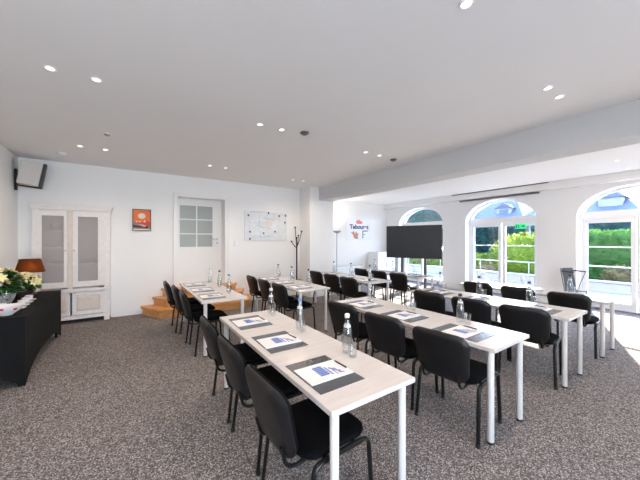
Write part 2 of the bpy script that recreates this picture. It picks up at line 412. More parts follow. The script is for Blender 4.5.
def detector(loc, label, m, r, name='smoke_detector'):
    t = thing(name, label, 'detector', loc)
    MB().lathe([(0, -.03), (r*.6, -.03), (r*.72, -.022), (r*.72, -.012)], n=20).build('sensor_head', m, t, True)
    MB().lathe([(r*.72, -.014), (r, -.012), (r, 0)], n=20).build('base_ring', W_TRIM if m is not DGREY else m, t, True)
MIDG = mat('mid grey plastic', (.30, .29, .28), .5)
detector((-.239, 4.806, ZC), 'small grey round ceiling sensor near the white cabinet', MIDG, .045, 'ceiling_sensor')
detector((-.919, 6.30, ZC), 'round white smoke detector near the wall speaker', W_FRAME, .07)
detector((1.96, 3.283, ZC), 'dark round smoke detector in the middle of the ceiling', DGREY, .06)
detector((3.93, 3.488, ZC), 'dark round smoke detector beside the ceiling beam', DGREY, .06)

# ------------------------------------------------------------------ tables
TL, TW, TH = 1.985, .608, .74
TX = [.79, 2.232, 3.744, 5.121]
YN, YFAR = [1.073, 1.015, .989, .975], [3.92, 3.905, 3.905, 3.85]
tdesc = {(0, 0): 'front left table', (1, 0): 'second front table from left', (2, 0): 'third front table from left', (3, 0): 'front table nearest the windows',
         (0, 1): 'back table before the steps', (1, 1): 'back table by the coat stand', (2, 1): 'back table third from left', (3, 1): 'back table nearest the television'}
def make_table(label, loc):
    t = thing('conference_table', label, 'table', loc, 0, 'white conference tables in four rows')
    MB().rbox(0, TW, 0, TL, TH-.03, TH, .0025, 1).build('tabletop', BIRCH, t)
    for x in (.055, TW-.055):
        for y in (.055, TL-.055):
            l = MB().lathe([(0, TH-.0305), (.0235, TH-.0305), (.0235, .018), (.0205, .014)], (x, y, 0), 16).build('leg', LEGW, t, True)
            MB().lathe([(.0206, .016), (.025, .015), (.025, .001), (0, 0)], (x, y, 0), 14).build('rubber_foot', BLACKPL, l, True)
    return t
tlab = {(0, 0): 'long white table nearest the camera with three place settings', (1, 0): 'white table in the front row, second from left',
        (2, 0): 'white table in the front row, third from left', (3, 0): 'white table in the front row, standing nearest the windows',
        (0, 1): 'white table standing in front of the wooden steps', (1, 1): 'white table beside the black coat stand and column',
        (2, 1): 'white back row table in front of the floor lamp', (3, 1): 'white back row table standing in front of the television'}
proto = None
TABLES = {}
for j in (0, 1):
    for i in range(4):
        loc = (TX[i], (YN if j == 0 else YFAR)[i], 0)
        if proto is None: proto = t = make_table(tlab[(i, j)], loc)
        else: t = copy_tree(proto); t.location = loc; t['label'] = tlab[(i, j)]
        TABLES[(i, j)] = loc

# ------------------------------------------------------------------ chairs
def make_chair():
    t = thing('visitor_chair', '', 'chair', (0, 0, 0), 0, 'black visitor chairs at the tables')
    # seat
    so = rrect(.44, .455, .09, 6)
    def fs(a, b_, h): return (a+.015, b_, .452+h-.10*max(0, a-.12)**1.3*.9 - (.006 if abs(b_) < .1 else 0))
    MB().cushion(so, [(.3, -.020), (.92, -.020), (.985, -.012), (1, .002), (.985, .014), (.93, .022), (.8, .027), (.4, .024)], fs).build('seat', FABRIC, t, True)
    MB().cushion(so, [(.3, -.036), (.86, -.034), (.95, -.026), (.97, -.018), (.3, -.018)], fs).build('seat_pan', SHELL, t, True)
    # back
    tl = R(15)
    bo = []
    for a, b_ in rrect(.475, .395, .085, 7):
        bo.append((a*(1-.17*max(0, -b_)/.2), b_-(.016*(1-(a/.24)**2) if b_ < 0 else -.006*(1-(a/.24)**2))))
    def fb(a, b_, h):                    # a across, b up, h forward
        k = h+.55*a*a-.012
        z = .638+b_*cos(tl)+k*sin(tl)*.6
        x = -.296-b_*sin(tl)+k*cos(tl)
        return (x, a, z)
    MB().cushion(bo, [(.3, -.004), (.93, -.004), (.985, .002), (.985, .014), (.95, .024), (.84, .031), (.5, .03)], fb).build('backrest', FABRIC, t, True)
    MB().cushion(bo, [(.25, -.034), (.7, -.033), (.86, -.029), (.955, -.018), (.995, -.003), (.99, .003), (.25, .003)], fb).build('back_shell', SHELL, t, True)
    # recessed rectangle of the back shell
    # legs and rails
    r = .0155
    for s in (-1, 1):
        y = s*.245
        MB().tube([(.235, y*1.02, .012), (.21, y, .385)]+bez((.21, y, .385), (.205, y, .430), (.15, y, .430)), r, 10, flat=.8).build('leg', BLMETAL, t, True)
        MB().tube([(-.215, y*1.05, .012), (-.172, y, .385)]+bez((-.172, y, .385), (-.165, y, .430), (-.11, y, .430)), r, 10, flat=.8).build('leg', BLMETAL, t, True)
        MB().tube([(.152, y, .430), (-.112, y, .430)], r, 10).build('side_rail', BLMETAL, t, True)
        for x, yy in ((.235, y*1.02), (-.215, y*1.05)):
            MB().lathe([(0, 0), (.017, 0), (.018, .02), (.015, .03)], (x, yy, 0), 10).build('foot_cap', BLACKPL, t, True)
        yb = s*.15
        MB().tube([(.02, yb, .418)]+bez((-.13, yb, .415), (-.275, yb, .37), (-.286, yb, .47), 8)+[(-.300, yb, .525)], .011, 8).build('back_bracket', BLMETAL, t, True)
    MB().tube([(.11, -.245, .428), (.11, .245, .428)], .011, 8).build('cross_bar', BLMETAL, t, True)
    MB().tube([(-.085, -.245, .428), (-.085, .245, .428)], .011, 8).build('cross_bar', BLMETAL, t, True)
    return t
chair0 = make_chair(); used = [False]
def place_chair(x, y, rz, label):
    c = chair0 if not used[0] else copy_tree(chair0)
    used[0] = True
    c.location = (x, y, 0); c.rotation_euler = (0, 0, rz); c['label'] = label
ends = ['near end', 'middle', 'far end']
chair_pos = {(0, 0): [(1.43, .0, 2), (2.05, 0, 1), (2.69, 0, 0)], (1, 0): [(1.375, -.01, 5), (1.96, -.02, 5), (2.60, -.02, 6)],
             (2, 0): [(1.37, -.03, 9), (1.91, -.07, 6), (2.49, -.08, 6)], (3, 0): [(1.33, 0, 2), (1.93, .0, 0), (2.54, -.01, 3)],
             (0, 1): [(4.31, .04, -2), (4.92, .01, 1), (5.52, -.05, 0)], (1, 1): [(4.26, 0, 2), (4.87, 0, 0), (5.50, 0, 0)],
             (2, 1): [(4.27, -.05, 4), (4.85, -.03, 4), (5.52, .03, 2)], (3, 1): [(4.19, -.08, 1), (4.78, -.08, 3), (5.36, -.10, 2)]}
for (i, j), ps in chair_pos.items():
    for k, (y, dx, rz) in enumerate(ps):
        place_chair(TX[i]+.13+dx, y, R(rz), 'black padded visitor chair at the %s of the %s' % (ends[k], tdesc[(i, j)]))

# ------------------------------------------------------------------ place settings
def make_pad():
    o = MB().rbox(0, .31, 0, .405, 0, .004, .0015, 1).build('desk_pad', PADM); return tag(o, '', 'desk pad', 'grey desk pads')
def make_note():
    t = thing('notepad', '', 'notepad', (0, 0, 0), 0, 'white notepads on the desk pads')
    MB().box(0, .297, 0, .212, 0, .005).build('paper', PAPER, t)
    b = MB()
    for k in range(6): b.box(.10, .165, .055+.02*k, .071+.02*k, .0052, .0056)
    b.box(.118, .122, .05, .18, .0052, .0057); b.box(.142, .146, .05, .18, .0052, .0057)
    b.box(.172, .182, .04, .145, .0052, .0056); b.box(.20, .206, .03, .13, .0052, .0056); b.box(.225, .23, .03, .11, .0052, .0056)
    P = [(.19, .12), (.215, .095), (.20, .085), (.235, .06), (.22, .05), (.25, .03), (.256, .036), (.234, .055), (.248, .063), (.214, .088), (.228, .098), (.196, .126)]
    b.prism(P, lambda x, y, q: (x, y, .0052+.0004*q))
    b.build('blue_print', BLUEINK, t)
    return t
def make_pen():
    t = thing('pen', '', 'pen', (0, 0, 0), 0, 'dark pens on the notepads')
    MB().tube([(0, 0, .006), (0, .005, .006), (0, .10, .006), (0, .118, .006), (0, .128, .006)], [.002, .0048, .0052, .004, .001], 8).build('barrel', PENM, t, True)
    MB().box(-.001, .001, .005, .045, .0108, .0124).build('clip', CHROME, t)
    return t
def make_bottle(cap):
    t = thing('water_bottle', '', 'bottle', (0, 0, 0), 0, 'water bottles on the tables')
    MB().lathe([(0, .004), (.030, .001), (.036, .006), (.037, .02), (.036, .13), (.031, .165), (.021, .205), (.0155, .235), (.0145, .252), (.0165, .256)], n=20).build('glass_body', GLASSW, t, True)
    MB().lathe([(0, .008), (.032, .008), (.0335, .13), (.0295, .16), (0, .16)], n=16).build('water', WATER, t, True)
    MB().lathe([(.0165, .252), (.018, .255), (.018, .276), (.012, .280), (0, .281)], n=16).build('cap', cap, t, True)
    MB().lathe([(.0213, .206), (.0222, .200), (.0262, .186), (.0255, .185)], n=20).build('neck_label', BOTL, t, True)
    return t
WATER = glass('still water', (.96, .975, .98), .04, .25)
def make_glass():
    o = MB().lathe([(0, .003), (.024, .001), (.026, .004), (.0335, .10), (.0315, .10), (.0245, .012), (0, .012)], n=18).build('drinking_glass', GLASSW, None, True)
    return tag(o, '', 'glass', 'drinking glasses on the tables')
P0 = dict(pad=make_pad(), note=make_note(), pen=make_pen(), glass=make_glass())
BOT = {}
for nm, cm in (('black', CAPK), ('blue', CAPB), ('pale', CAPW)): BOT[nm] = make_bottle(cm)
first = {k: True for k in list(P0)+list(BOT)}
def put(key, loc, rz, label):
    src = P0.get(key) or BOT[key]
    o = src if first[key] else copy_tree(src)
    first[key] = False
    o.location = loc; o.rotation_euler = (0, 0, rz); o['label'] = label
PADY = [.152, .79, 1.43]
capk = {(0, 0): ['pale', 'blue', 'pale'], (0, 1): ['blue', 'black', 'pale'], (1, 1): ['black', 'black', 'black']}
rnd = random.Random(3)
for (i, j), (x0, y0, _) in TABLES.items():
    for k in range(3):
        py = y0+PADY[k]+(0 if j == 0 else -.02); px = x0+.043
        d = tdesc[(i, j)]; e = ends[k]
        jx, ja = rnd.uniform(-.006, .006), rnd.uniform(-1.2, 1.2)
        put('pad', (px+jx, py, TH), R(ja), 'grey leather desk pad at the %s of the %s' % (e, d))
        put('note', (px+.006+jx, py+.095, TH+.0042), R(ja+rnd.uniform(-2, 1.5)), 'white blue-printed notepad at the %s of the %s' % (e, d))
        put('pen', (px+.292, py+.15, TH+.009), R(rnd.uniform(-4, 4)), 'dark pen on notepad, %s of the %s' % (e, d))
        cm = capk.get((i, j), ['black']*3)[k]
        bx, by = x0+.505+rnd.uniform(-.02, .02), py+.375+rnd.uniform(-.02, .02)
        put(cm, (bx, by, TH), rnd.uniform(0, 6), '%s-capped clear water bottle at the %s of the %s' % (cm, e, d))
        put('glass', (bx-.02, by-.085, TH), 0, 'clear drinking glass at the %s of the %s' % (e, d))
# thin bent stalk on table three's far end
t = thing('gooseneck_microphone', 'small dark gooseneck microphone on far end of third front table', 'microphone', (4.24, 2.90, TH))
MB().lathe([(0, 0), (.03, 0), (.03, .01), (0, .014)], n=14).build('base', BLMETAL, t, True)
MB().tube(bez((0, 0, .01), (.02, .0, .05), (.08, -.02, .07), 6), .004, 6).build('stalk', BLMETAL, t, True)
MB().ball((.092, -.024, .078), .016, n=8, sq=(1, .8, 1.4)).build('capsule', BLACKPL, t, True)

# ------------------------------------------------------------------ buffet side
BX0, BX1, BY0, BY1 = -1.585, -.905, 4.23, 6.15
t = thing('buffet_table', 'long buffet table in a fitted black stretch cover along the left wall', 'table', (0, 0, 0))
cv = MB(); 
def side(p, q, n=18):                              # stretch cover side with an arched lower hem
    vs = []; fs = []
    p, q = V(p), V(q); d = q-p; nrm = V((d.y, -d.x)).normalized()
    for i in range(n+1):
        u = i/n; hem = .30*(1-abs(2*u-1)**3.2)*min(1, d.length/1.9)**.5*.62
        for jn in range(7):
            w = jn/6; z = TH-(TH-hem)*w
            inset = -.05*(4*u*(1-u))*sin(pi*min(1, w*.9+.05))*.9
            c = p+d*u+nrm*inset; vs.append((c.x, c.y, max(z, .002)))
    for i in range(n):
        for jn in range(6): a = i*7+jn; fs.append((a, a+7, a+8, a+1))
    cv.add(vs, fs)
side((BX0, BY0), (BX1, BY0)); side((BX1, BY0), (BX1, BY1)); side((BX1, BY1), (BX0, BY1)); side((BX0, BY1), (BX0, BY0))
cv.add([(BX0, BY0, TH), (BX1, BY0, TH), (BX1, BY1, TH), (BX0, BY1, TH)], [(0, 1, 2, 3)])
co = cv.build('stretch_cover', STRETCH, t, True)
b = MB().box(BX0+.03, BX1-.03, BY0+.03, BY1-.03, TH-.03, TH-.004); b.build('tabletop', BLACKPL, t)
for x in (BX0+.05, BX1-.05):
    for y in (BY0+.05, BY1-.05): MB().tube([(x, y, .0), (x, y, TH-.03)], .018, 10).build('leg', BLMETAL, t, True)

# lamp
LX, LY = -1.21, 5.90
t = thing('table_lamp', 'lit table lamp with tapered brown shade on the black buffet', 'lamp', (LX, LY, TH))
sm = shade_mat()
b = MB(); n = 32
def sq(k, s_):                                     # rounded rectangular cross-section
    a = 2*pi*k/n; c, d = cos(a), sin(a); e = .45
    return (s_*math.copysign(abs(c)**e, c), s_*math.copysign(abs(d)**e, d)*.7)
vs = []; 
for s_, z in ((.160, .330), (.112, .525)): vs += [(*sq(k, s_), z) for k in range(n)]
b.add(vs, [(k, (k+1) % n, n+(k+1) % n, n+k) for k in range(n)]); b.build('lamp_shade', sm, t, True)
MB().lathe([(0, 0), (.075, 0), (.08, .01), (.06, .03), (.035, .07), (.055, .16), (.03, .26), (.014, .29), (.012, .40)], n=20).build('lamp_base', mat('brown lamp base', (.10, .05, .03), .4), t, True)
MB().ball((0, 0, .43), .028, n=10).build('bulb', mat('warm bulb', (1, .8, .5), .5, emit=((1, .55, .2), 3)), t, True)
L = bpy.data.lights.new('bulb_light', 'POINT'); L.energy = .55; L.color = (1, .55, .22); L.shadow_soft_size = .03
lo = bpy.data.objects.new('bulb_light', L); COL.objects.link(lo); lo.parent = t; lo.location = (.03, -.03, .40)

# potted flowers
LEAFD = mat('dark green leaf', (.018, .075, .016), .45, noise=(20, .7, 1.4)); BLOOM = mat('pale yellow bloom', (.82, .74, .38), .6, noise=(12, .85, 1.15))
BLOOM2 = mat('cream bloom', (.86, .74, .50), .6)
POTG = mat('grey glazed pot', (.45, .46, .44), .35); POTD = mat('dark glazed bowl', (.06, .035, .035), .3)
def leafq(b, c, d, up, L_, W_, m):
    d = d.normalized(); s_ = d.cross(up).normalized(); n_ = s_.cross(d)
    c = V(c); b.add([c, c+d*L_*.45+s_*W_/2+n_*W_*.1, c+d*L_-n_*L_*.12, c+d*L_*.45-s_*W_/2+n_*W_*.1], [(0, 1, 2, 3)], m)
def flowers(loc, label, potm, rad, seed, ph, low):
    rr = random.Random(seed)
    t = thing('potted_flowers', label, 'plant', loc)
    MB().lathe([(0, 0), (rad*.62, 0), (rad*.8, ph*.5), (rad*.92, ph), (rad*.86, ph), (rad*.8, ph*.85), (0, ph*.8)], n=22).build('pot', potm, t, True)
    lf = MB(); bl = MB()
    for i in range(280):
        a = rr.uniform(0, 2*pi); el = rr.uniform(-.35, 1.2); R_ = rad*1.25*rr.uniform(.55, 1.0)
        d = V((cos(a)*cos(el), sin(a)*cos(el), sin(el)))
        leafq(lf, V((0, 0, ph+low))+V((d.x*R_, d.y*R_, d.z*R_*.75)), (d+V((rr.uniform(-.5, .5), rr.uniform(-.5, .5), -.4))), V((0, 0, 1)) if abs(d.z) < .95 else V((1, 0, 0)), .085, .055, LEAFD)
    for i in range(30):
        a = rr.uniform(0, 2*pi); el = rr.uniform(.25, 1.45)
        d = V((cos(a)*cos(el), sin(a)*cos(el), sin(el))); c = V((0, 0, ph+low))+V((d.x*rad*1.42, d.y*rad*1.42, d.z*rad*1.2))
        for q in range(7):
            aa = 2*pi*q/7+i; u = d.orthogonal().normalized(); w = d.cross(u)
            leafq(bl, c, u*cos(aa)+w*sin(aa)+d*.35, d, .072, .046, BLOOM if i % 3 else BLOOM2)
    lf.build('foliage', LEAFD, t, fix=False); bl.build('blossom', BLOOM, t, fix=False)
flowers((-1.33, 5.13, TH), 'larger pot of pale yellow flowers with dark leaves on the buffet', POTG, .165, 4, .13, .11)
flowers((-1.22, 5.61, TH), 'smaller flowers in a dark bowl before the lamp', POTD, .12, 9, .10, .09)

# china
def cup():
    t = thing('coffee_cup', '', 'cup', (0, 0, 0), 0, 'white coffee cups on the buffet')
    MB().lathe([(0, .004), (.03, .0), (.07, .012), (.072, .015), (.03, .008), (0, .008)], n=20).build('saucer', CERAM, t, True)
    MB().lathe([(0, .012), (.022, .010), (.034, .03), (.041, .068), (.038, .068), (.031, .03), (0, .016)], n=20).build('bowl', CERAM, t, True)
    MB().tube(bez((.038, 0, .055), (.07, 0, .055), (.033, 0, .025), 6), .004, 6).build('handle', CERAM, t, True)
    return t
c0 = cup(); rr = random.Random(5)
spots = [(-1.10, 5.32), (-1.09, 5.12), (-1.38, 4.34), (-1.08, 4.92), (-1.22, 4.80), (-1.07, 4.73), (-1.38, 4.86), (-1.36, 4.70), (-1.21, 4.62), (-1.49, 4.62), (-1.36, 4.52), (-1.52, 4.82)]
for i, (x, y) in enumerate(spots):
    c = c0 if i == 0 else copy_tree(c0)
    c.location = (x, y, TH); c.rotation_euler = (0, 0, rr.uniform(0, 6)); c['label'] = 'white coffee cup on saucer in the cluster on the black buffet'
def goblet():
    o = MB().lathe([(0, .003), (.036, 0), (.036, .004), (.006, .012), (.005, .075), (.03, .10), (.04, .14), (.034, .175), (.032, .175), (.037, .14), (.027, .103), (0, .085)], n=20).build('wine_glass', GLASSW, None, True)
    return tag(o, 'clear stemmed glass among the cups on the buffet', 'glass', 'stemmed glasses on the buffet')
g0 = goblet()
for i, (x, y) in enumerate([(-1.21, 4.915), (-1.45, 4.70), (-1.30, 4.60), (-1.46, 4.50)]):
    g = g0 if i == 0 else g0.copy()
    if i: COL.objects.link(g)
    g.location = (x, y, TH)
t = thing('serving_bowl', 'white bowl with red pattern at the near edge of the buffet', 'bowl', (-1.09, 4.42, TH))
MB().lathe([(0, .006), (.05, 0), (.055, .008), (.11, .05), (.132, .10), (.127, .10), (.105, .055), (.04, .016), (0, .014)], n=28).build('bowl_body', CERAM, t, True)
RED = mat('red glaze', (.55, .02, .025), .3)
b = MB()
for a0, a1, z0, z1 in ((-2.6, -1.85, .055, .082), (-1.75, -1.5, .07, .088), (-.9, -.6, .06, .08)):
    n = 8; vs = []
    for i in range(n+1):
        a = a0+(a1-a0)*i/n
        for z in (z0, z1):
            r_ = .0 + (.11+(z-.05)*.44)+.0015
            vs.append((r_*cos(a), r_*sin(a), z+.004*sin(i*2)))
    b.add(vs, [(2*i, 2*i+2, 2*i+3, 2*i+1) for i in range(n)])
b.build('red_pattern', RED, t, fix=False)

# ------------------------------------------------------------------ cabinet
CF = 6.93
t = thing('display_cabinet', 'tall whitewashed cabinet with two glazed doors in the back corner', 'cabinet', (0, CF, 0))
D_ = .36
b = MB()
b.box(CX0, CX0+.06, .03, D_, .06, 2.12); b.box(CX1-.06, CX1, .03, D_, .06, 2.12)                      # sides
b.box(CX0, CX1, .03, D_, 2.06, 2.12); b.box(CX0, CX1, .03, D_, .58, .64); b.box(CX0, CX1, .03, D_, .09, .14)
b.build('carcass', CABW, t)
MB().box(CX0+.06, CX1-.06, D_-.02, D_-.005, .64, 2.06).build('back_panel', CABIN, t)
b = MB(); b.box(CX0-.015, CX1+.015, -.015, .04, 2.10, 2.135); b.box(CX0-.03, CX1+.03, -.03, .04, 2.135, 2.165); b.box(CX0-.045, CX1+.045, -.05, .06, 2.165, 2.205)
b.build('cornice', CABW, t)
b = MB(); b.box(CX0-.02, CX1+.02, -.03, .03, .60, .635); b.box(CX0, CX1, -.015, .03, .57, .60); b.build('ledge_moulding', CABW, t)
b = MB()
for x0 in (CX0, CX1-.09):
    MB().box(x0, x0+.09, 0, .03, .64, 2.10).build('pilaster', CABW, t); MB().box(x0, x0+.09, 0, .03, .10, .57).build('pilaster', CABW, t)
CABB = mat('beige limed wood', (.70, .61, .54), .55, noise=(14, .94, 1.03))
MB().box(-.932, -.858, .005, .03, .64, 2.10).build('centre_stile', CABB, t)
b = MB(); b.box(CX0, CX1, -.02, .03, .075, .135); b.build('plinth_rail', CABW, t)
for x in (CX0+.05, CX1-.05): MB().rbox(x-.045, x+.045, -.025, .06, 0, .075, .008).build('foot', CABW, t)
for z in (1.10, 1.40, 1.715): MB().box(CX0+.06, CX1-.06, .035, D_-.02, z-.011, z+.011).build('shelf', CABW, t)
for k, (x0, x1) in enumerate(((-1.31, -.935), (-.855, -.39))):
    gx0, gx1 = ((-1.275, -.98), (-.783, -.488))[k]
    b = MB(); z0, z1 = .67, 2.075; yf = -.008
    b.box(x0, gx0, yf, .022, z0, z1); b.box(gx1, x1, yf, .022, z0, z1); b.box(gx0, gx1, yf, .022, z0, .775); b.box(gx0, gx1, yf, .022, 1.985, z1)
    d = b.build('glazed_door', CABW, t)
    MB().box(gx0, gx1, .006, .010, .775, 1.985).build('pane', CABG, d)
    MB().ball(((x1-.02 if k == 0 else x0+.02), yf-.012, 1.35), .012, n=8).build('knob', CHROME, d, True)
for x0, x1 in ((-1.31, -.895), (-.865, -.39)):
    b = MB(); z0, z1 = .15, .56
    b.box(x0, x0+.035, -.008, .022, z0, z1); b.box(x1-.035, x1, -.008, .022, z0, z1); b.box(x0+.035, x1-.035, -.008, .022, z0, z0+.04); b.box(x0+.035, x1-.035, -.008, .022, z1-.04, z1)
    b.box(x0+.035, x1-.035, .008, .022, z0+.04, z1-.04)
    d = b.build('panelled_door', CABW, t)
    P = MB(); a0, a1, c0_, c1 = x0+.06, x1-.06, z0+.065, z1-.065
    P.add([(a0, .008, c0_), (a1, .008, c0_), (a1, .008, c1), (a0, .008, c1), (a0+.03, -.004, c0_+.03), (a1-.03, -.004, c0_+.03), (a1-.03, -.004, c1-.03), (a0+.03, -.004, c1-.03)],
          [(0, 1, 5, 4), (1, 2, 6, 5), (2, 3, 7, 6), (3, 0, 4, 7), (4, 5, 6, 7)]).build('raised_panel', CABB, d)
def dishes(loc, w, h, label):
    o = MB()
    n = max(3, int(h/.02))
    for i in range(n):
        z = h*i/n; o.lathe([(0, z), (w*.3, z), (w*.5, z+h/n*.8), (w*.48, z+h/n*.9), (0, z+h/n*.35)], n=18)
    o = o.build('plate_stack', CERAM, None, True); o.location = loc; tag(o, label, 'dishes')
dishes((-1.12, CF+.2, 1.727), .17, .13, 'white plate stack on the top shelf behind the left cabinet door')
dishes((-.63, CF+.2, 1.112-.3+.0), .0, .0, 'x') if False else None
dishes((-.64, CF+.2, 1.112), .26, .07, 'wide white plate stack behind the right cabinet door')
dishes((-1.12, CF+.2, 1.112), .15, .06, 'low white plate stack on the lower shelf behind the left cabinet door')

# speaker on bracket in the corner
t = thing('wall_speaker', 'cream speaker with black grille on a black bracket high in the corner', 'speaker', (-1.59, 6.85, 2.45))
MB().rbox(0, .03, -.03, .03, -.06, .30, .004).build('wall_bracket', BLMETAL, t)
MB().tube([(.02, 0, .03), (.10, 0, .022), (.33, -.02, -.005)], .013, 8).build('bracket_arm', BLMETAL, t, True)
Tm = M4.Translation((.225, -.02, .225)) @ M4.Rotation(R(9), 4, 'Z') @ M4.Rotation(R(9), 4, 'Y')
MB().rbox(-.165, .10, -.125, .125, -.20, .20, .01, 2, T=Tm).build('speaker_case', SPKW, t)
MB().rbox(.1005, .15, -.128, .128, -.208, .208, .01, 2, T=Tm).build('speaker_grille', BLACKPL, t)
cb = MB().tube([(.012, .07, -.06), (.012, .07, -.28)], .004, 6); cb.build('cable', W_TRIM, t)

# ------------------------------------------------------------------ wall pictures
t = thing('framed_poster', 'small framed orange poster with pale sun on the back wall', 'picture', (.232, YB, 1.965))
fw, fh = .333, .455
b = MB(); w2, h2, e = fw/2, fh/2, .016
b.box(-w2, w2, -.022, 0, h2-e, h2); b.box(-w2, w2, -.022, 0, -h2, -h2+e); b.box(-w2, -w2+e, -.022, 0, -h2+e, h2-e); b.box(w2-e, w2, -.022, 0, -h2+e, h2-e)
b.build('frame', mat('dark brown frame', (.07, .045, .035), .5), t)
OR = mat('orange print', (.80, .17, .035), .6, noise=(8, .9, 1.1)); OR2 = mat('red orange print', (.60, .06, .03), .6); PALE = mat('pale print', (.78, .66, .55), .6); MAUV = mat('mauve print', (.30, .19, .19), .6); DKB = mat('dark print', (.07, .035, .035), .6)
b = MB(); iw, ih = w2-e, h2-e
b.box(-iw, iw, -.010, -.004, -ih, ih, OR)
def pp(P, m, d): b.prism(P, lambda x, z, q: (x, -.010-d+.0009*q, z), m)
pp([(.065*cos(2*pi*k/24)+.0, .085+.058*sin(2*pi*k/24)) for k in range(24)], PALE, .001)
pp([(-iw, -.045), (-.06, -.015), (0, -.05), (.06, -.0), (iw, -.04), (iw, -ih), (-iw, -ih)], OR2, .001)
pp([(-iw, -.05), (-.02, -.085), (iw, -.14), (iw, -ih), (-iw, -ih)], MAUV, .002)
pp([(-iw, -.10), (-.05, -.12), (.09, -.17), (-iw, -.155)], DKB, .003); pp([(-.06, -.09), (.03, -.10), (iw, -.155), (.06, -.135)], PALE, .003)
pp([(.02, -.165), (.1, -.11), (.13, -.17)], DKB, .004); pp([(-iw, -.185), (iw, -.185), (iw, -ih), (-iw, -ih)], PALE, .004)
for x in (-.09, -.04, .05): pp([(x-.02, -.045), (x+.02, -.045), (x+.012, -.02), (x, -.028 if x < 0 else .005), (x-.012, -.02)], PALE, .004)
b.build('print', OR, t, fix=False)

BOARD = mat('pale blue map print', (.72, .745, .77), .45, noise=(7, .93, 1.05)); LINE = mat('faint grey line', (.50, .53, .58), .6); PINK = mat('faint peach patch', (.80, .68, .62), .6); PINM = mat('dark map pin', (.04, .04, .07), .4)
t = thing('wall_map', 'wide pale blue map board with dark pins on the back wall', 'map', (3.03, YB, 1.915))
w2, h2 = .597, .382
MB().rbox(-w2, w2, -.02, 0, -h2, h2, .003).build('board', BOARD, t)
b = MB(); rr = random.Random(11)
def lineq(x0, z0, x1, z1, wd, m=LINE):
    d = V((x1-x0, z1-z0)); n_ = V((-d.y, d.x)).normalized()*wd/2
    b.prism([(x0+n_.x, z0+n_.y), (x1+n_.x, z1+n_.y), (x1-n_.x, z1-n_.y), (x0-n_.x, z0-n_.y)], lambda x, z, q: (x, -.0215+.0012*q, z), m)
for i in range(14):
    x, z = rr.uniform(-.55, .2), rr.uniform(-.3, .34); px, pz = x, z
    for k in range(6):
        nx, nz = px+rr.uniform(.02, .11), pz+rr.uniform(-.06, .06); nz = max(-.35, min(.35, nz)); nx = min(.57, nx); lineq(px, pz, nx, nz, .006); px, pz = nx, nz
lineq(-.2, .2, -.2, -.02, .012); lineq(-.2, -.02, .12, -.06, .02); lineq(-.12, .22, .22, .17, .016); lineq(-.45, -.26, .1, -.27, .008); lineq(-.45, -.3, .0, -.31, .008); lineq(-.42, .36, .0, .37, .012)
pt = MB()
b.build('map_lines', LINE, t, fix=False)
b = MB(); b.prism([(-.02, .1), (.08, .17), (.16, .1), (.13, -.01), (.04, .0), (-.03, .04)], lambda x, z, q: (x, -.0212+.0009*q, z)); b.build('peach_patch', PINK, t)
for x, z in ((-.50, .26), (.05, .345), (.55, .30), (.53, .11), (-.46, -.155), (-.09, -.19), (.24, -.145), (-.46, -.34), (.36, .28)):
    p = MB().lathe([(0, .0), (.008, 0), (.008, .008), (.022, .012), (.023, .02), (0, .024)], n=12); p.v = [(x+a, -.02-c, z+b_*1.15) for a, b_, c in p.v]
    p.build('map_pin', PINM, t, True)

t = thing('hanging_poster', 'white poster with dark lettering and red emblem behind the floor lamp', 'poster', (7.07, YA-.002, 1.94))
w2, h2 = .61, .41
MB().rbox(-w2, w2, -.012, 0, -h2, h2, .002).build('panel', mat('poster white', (.80, .81, .84), .4), t)
REDP = mat('red emblem', (.72, .22, .20), .6); NAVY = mat('navy lettering', (.07, .08, .17), .6); BRN = mat('russet figure', (.58, .26, .18), .6); PGR = mat('pale blue band', (.58, .66, .80), .6)
b = MB()
def q2(P, m): b.prism(P, lambda x, z, q: (x, -.0135+.001*q, z), m)
q2([(.28+(-.0), .16), (.42-.5, .16), (.40-.5, .20), (.29, .20)], PGR) if False else None
q2([(-.12, .20), (.12, .20), (.16, .25), (.11, .32), (.07, .29), (.03, .38), (-.02, .31), (-.07, .39), (-.11, .30), (-.17, .31)], REDP)
b.build('emblem', REDP, t)
b = MB()
q2([(-.42, -.10), (-.30, -.20), (-.24, -.34), (-.05, -.36), (-.08, -.24), (-.02, -.14), (-.09, -.16), (-.16, -.07), (-.2, -.18), (-.28, -.05), (-.32, -.12)], BRN)
b.build('russet_figure', BRN, t)
b = MB()
q2([(.16, -.04), (.42, -.04), (.42, -.075), (.20, -.075), (.20, -.33), (.16, -.33)], NAVY); q2([(.22, -.20), (.30, -.20), (.30, -.175), (.22, -.175)], NAVY)
b.build('corner_mark', NAVY, t)
MB().prism([(.30, -.045), (.55, -.045), (.55, -.02), (.30, -.02)], lambda x, z, q: (x, -.0135+.001*q, z)).build('underline', PGR, t)
cu = bpy.data.curves.new('lettering', 'FONT'); cu.body = 'Tabouret'; cu.size = .215; cu.align_x = 'CENTER'; cu.align_y = 'CENTER'; cu.extrude = .001; cu.offset = .009
cu.materials.append(NAVY)
tmp = bpy.data.objects.new('lettering_curve', cu); COL.objects.link(tmp); bpy.context.view_layer.update()
me = bpy.data.meshes.new_from_object(tmp.evaluated_get(bpy.context.evaluated_depsgraph_get())); bpy.data.objects.remove(tmp)
fo = bpy.data.objects.new('lettering', me); COL.objects.link(fo); fo.parent = t; fo.location = (0, -.0145, .085); fo.rotation_euler = (R(90), 0, 0); fo.scale = (1.12, 1, 1)

